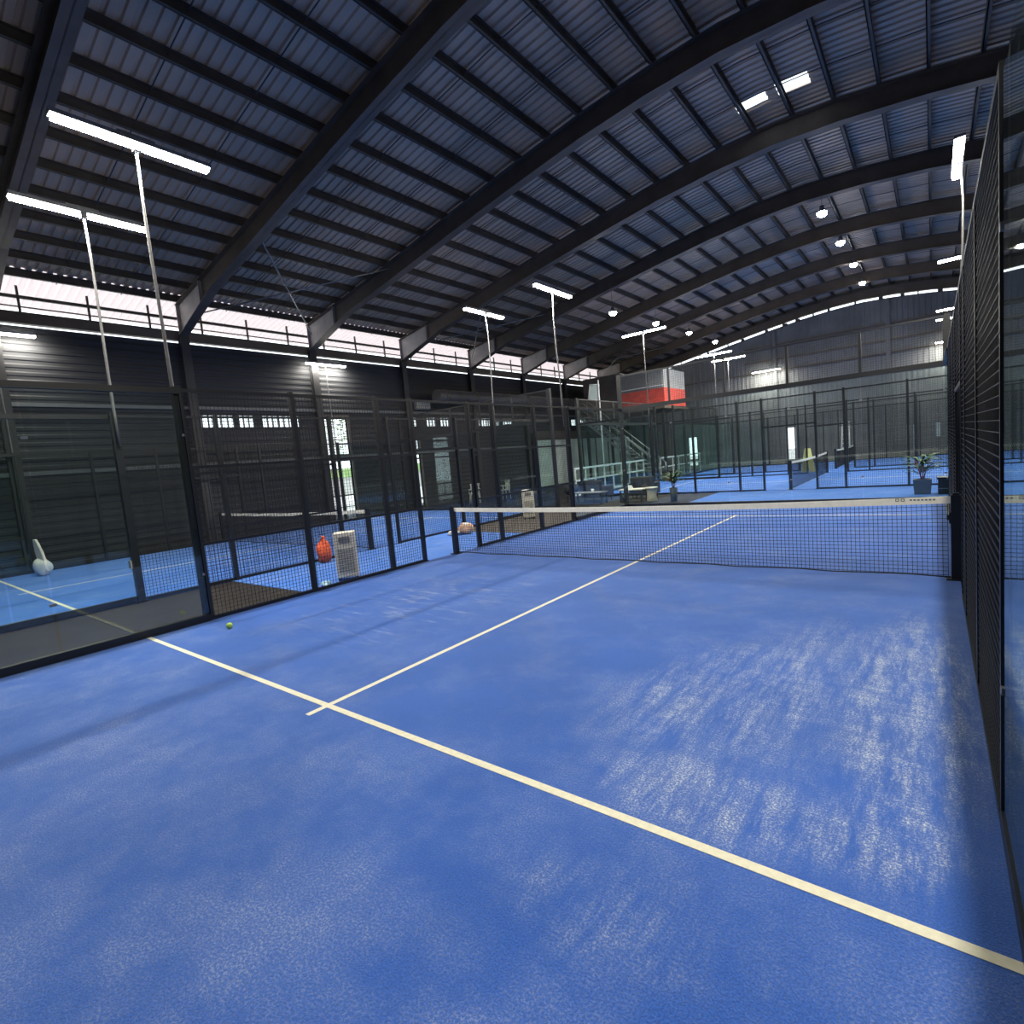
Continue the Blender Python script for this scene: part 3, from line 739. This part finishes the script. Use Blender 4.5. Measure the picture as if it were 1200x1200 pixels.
MB().box(-10.69, -8.9, 21.5, 24.7, 5.05, 6.1).build('grey_wall', M['trimg'], t)
for x in (-13.0, -10.7, -8.15):
    for yy in (21.5, 24.6): MB().box(x - .07, x + .07, yy - .07, yy + .07, -.012, 3.9).build('support_post', M['black'], t)
MB().box(-10.7, -7.98, 21.32, 21.35, 5.15, 5.2).build('guard_rail', M['white'], t)
# glazed partition of the lobby at the back left
t = thing('lobby_partition', 'pale green glazed partition along the left wall at the back', 'partition')
for k in range(7):
    y = 17.6 + k * 1.75; MB().box(-14.3, -14.26, y + .05, y + 1.7, .1, 2.8).build('panel', M['gpanel'], t)
    MB().box(-14.33, -14.22, y - .03, y + .05, -.012, 2.85).build('mullion', M['purl'], t)
MB().box(-14.35, -14.2, 17.6, 29.9, 2.85, 3.3).build('fascia', M['purl'], t)
# duct and equipment
t = thing('ventilation_duct', 'grey ventilation duct running along the left wall at the back', 'duct')
MB().tube([(-13.7, 9.6, 4.9), (-13.7, 20.9, 4.9)], .3, 16).build('duct_body', M['duct'], t)
for k in range(6): MB().tube([(-13.7, 10 + k * 2.1, 4.9), (-13.7, 10.06 + k * 2.1, 4.9)], .325, 16).build('flange', M['steel'], t)
for k in range(3): MB().box(-14.6, -13.9, 11 + k * 4, 11.05 + k * 4, 4.85, 4.9).build('bracket', M['steel'], t)
t = thing('air_conditioner', 'small white air conditioner box on the left wall near the duct', 'air conditioner', (-14.4, 9.35, 4.4))
MB().box(-.2, .15, -.35, .35, 0, .4).build('casing', M['plinth'], t, bevel=.02); MB().lathe([(.12, 0), (.13, .01)], k=12).build('fan_grille', M['grey'], t, (.0, 0, .4))
t = thing('tilted_board', 'tilted pale framed board on a post at the left court corner', 'board', (-9.2, 15.6, 0))
MB().tube([(.35, 0, -.012), (.35, 0, 5.2)], .03, 8).build('post', M['white'], t)
b = MB(); 
for a, c in (((-.25, 0, 4.35), (.2, .1, 4.3)), ((.2, .1, 4.3), (.32, .1, 5.0)), ((.32, .1, 5.0), (-.1, 0, 5.05)), ((-.1, 0, 5.05), (-.25, 0, 4.35))): b.tube([a, c], .03, 4)
b.build('frame', M['white'], t); b = MB(); b.quad((-.22, .02, 4.38), (.19, .1, 4.33), (.3, .1, 4.97), (-.08, .02, 5.02)); b.v = [tuple(v) for v in b.v]
o = b.build('board', M['gpanel'], t); md = o.modifiers.new('s', 'SOLIDIFY'); md.thickness = .02
# far small things
t = thing('folding_sign', 'yellow folding board standing behind the net of the far court', 'sign', (-.95, 20.6, -.004), .9)
for s in (-1, 1):
    MB().ring_loft([[(-.16, s * .26 - .015, 0), (.16, s * .26 - .015, 0), (.16, s * .26 + .015, 0), (-.16, s * .26 + .015, 0)], [(-.12, s * .03 - .015, 1.1), (.12, s * .03 - .015, 1.1), (.12, s * .03 + .015, 1.1), (-.12, s * .03 + .015, 1.1)]], sm=False).build('board', M['yellow'], t)
t = thing('ladder', 'white ladder leaning against the dark back wall', 'ladder', (-.45, YE - .75, 0))
for s in (-1, 1): MB().tube([(s * .22, 0, -.01), (s * .17, .55, 2.3)], .035, 6).build('side_rail', M['white'], t)
for k in range(8): f = (k + 1) / 9; MB().tube([(-.21, .55 * f, 2.3 * f), (.21, .55 * f, 2.3 * f)], .02, 6).build('rung', M['white'], t)

# ------------------------------------------------------------------ outside
struct(MB().box(-60, -17.2, -30, 60, -.3, -.05).build('floor_outside', M['ground']))
struct(MB().box(-60, 60, Y1 + 1.5, 80, -.3, -.05).build('floor_outside', M['ground']))
tag(MB().box(-44, -41, -10, 60, -.05, 2.5).build('hedge', M['grass']), 'bright green hedge outside the doorway', 'hedge')
t = thing('garden_wall', 'low pale wall in front of the hedge outside the doorway', 'wall', (0, 0, 0))
MB().box(-40.3, -40, -10, 60, -.05, 1.5).build('wall_body', M['ground'], t); MB().box(-40.4, -39.9, -10, 60, 1.5, 1.62).build('coping', M['plinth'], t)
t = thing('tree', 'sunlit green tree outside the tall doorway', 'tree', (-24, 11.7, -.05))
MB().tube([(0, 1.2, 0), (.1, 1.0, 2), (0, .3, 4.5)], [.2, .16, .1], 8).build('trunk', M['bark'], t)
o = leaves(420, .5, .12, 3.4, 3.0, 6.5, 33, .1).build('crown', M['leafb'], t)

# ------------------------------------------------------------------ daylight, camera
w = bpy.data.worlds.new('sky'); SC.world = w; w.use_nodes = True; bg = w.node_tree.nodes['Background']
bg.inputs[0].default_value = (.86, .93, 1, 1); bg.inputs[1].default_value = 2.4

C = Vector((3.6191, -7.4142, 1.7107))
R = Vector((0.78294407, 0.61565116, -0.08928739)); U = Vector((0.01146647, 0.12922133, 0.99154948)); F = Vector((-0.62198642, 0.77735159, -0.09411372))
cam = bpy.data.cameras.new('camera'); co = bpy.data.objects.new('camera', cam); COL.objects.link(co)
co.matrix_world = Matrix(((R.x, U.x, -F.x, C.x), (R.y, U.y, -F.y, C.y), (R.z, U.z, -F.z, C.z), (0, 0, 0, 1)))
cam.sensor_width = 36; cam.lens = 622.6354 / 1200 * 36; cam.clip_start = .02; cam.clip_end = 300
SC.camera = co
SC.view_settings.view_transform = 'Standard'; SC.view_settings.look = 'None'; SC.view_settings.gamma = 1; SC.view_settings.exposure = .45
SC.view_settings.use_curve_mapping = False
cy = SC.cycles; cy.use_denoising = True; cy.max_bounces = 10; cy.diffuse_bounces = 4; cy.transparent_max_bounces = 24; cy.sample_clamp_indirect = 6
cy.caustics_reflective = False; cy.caustics_refractive = False
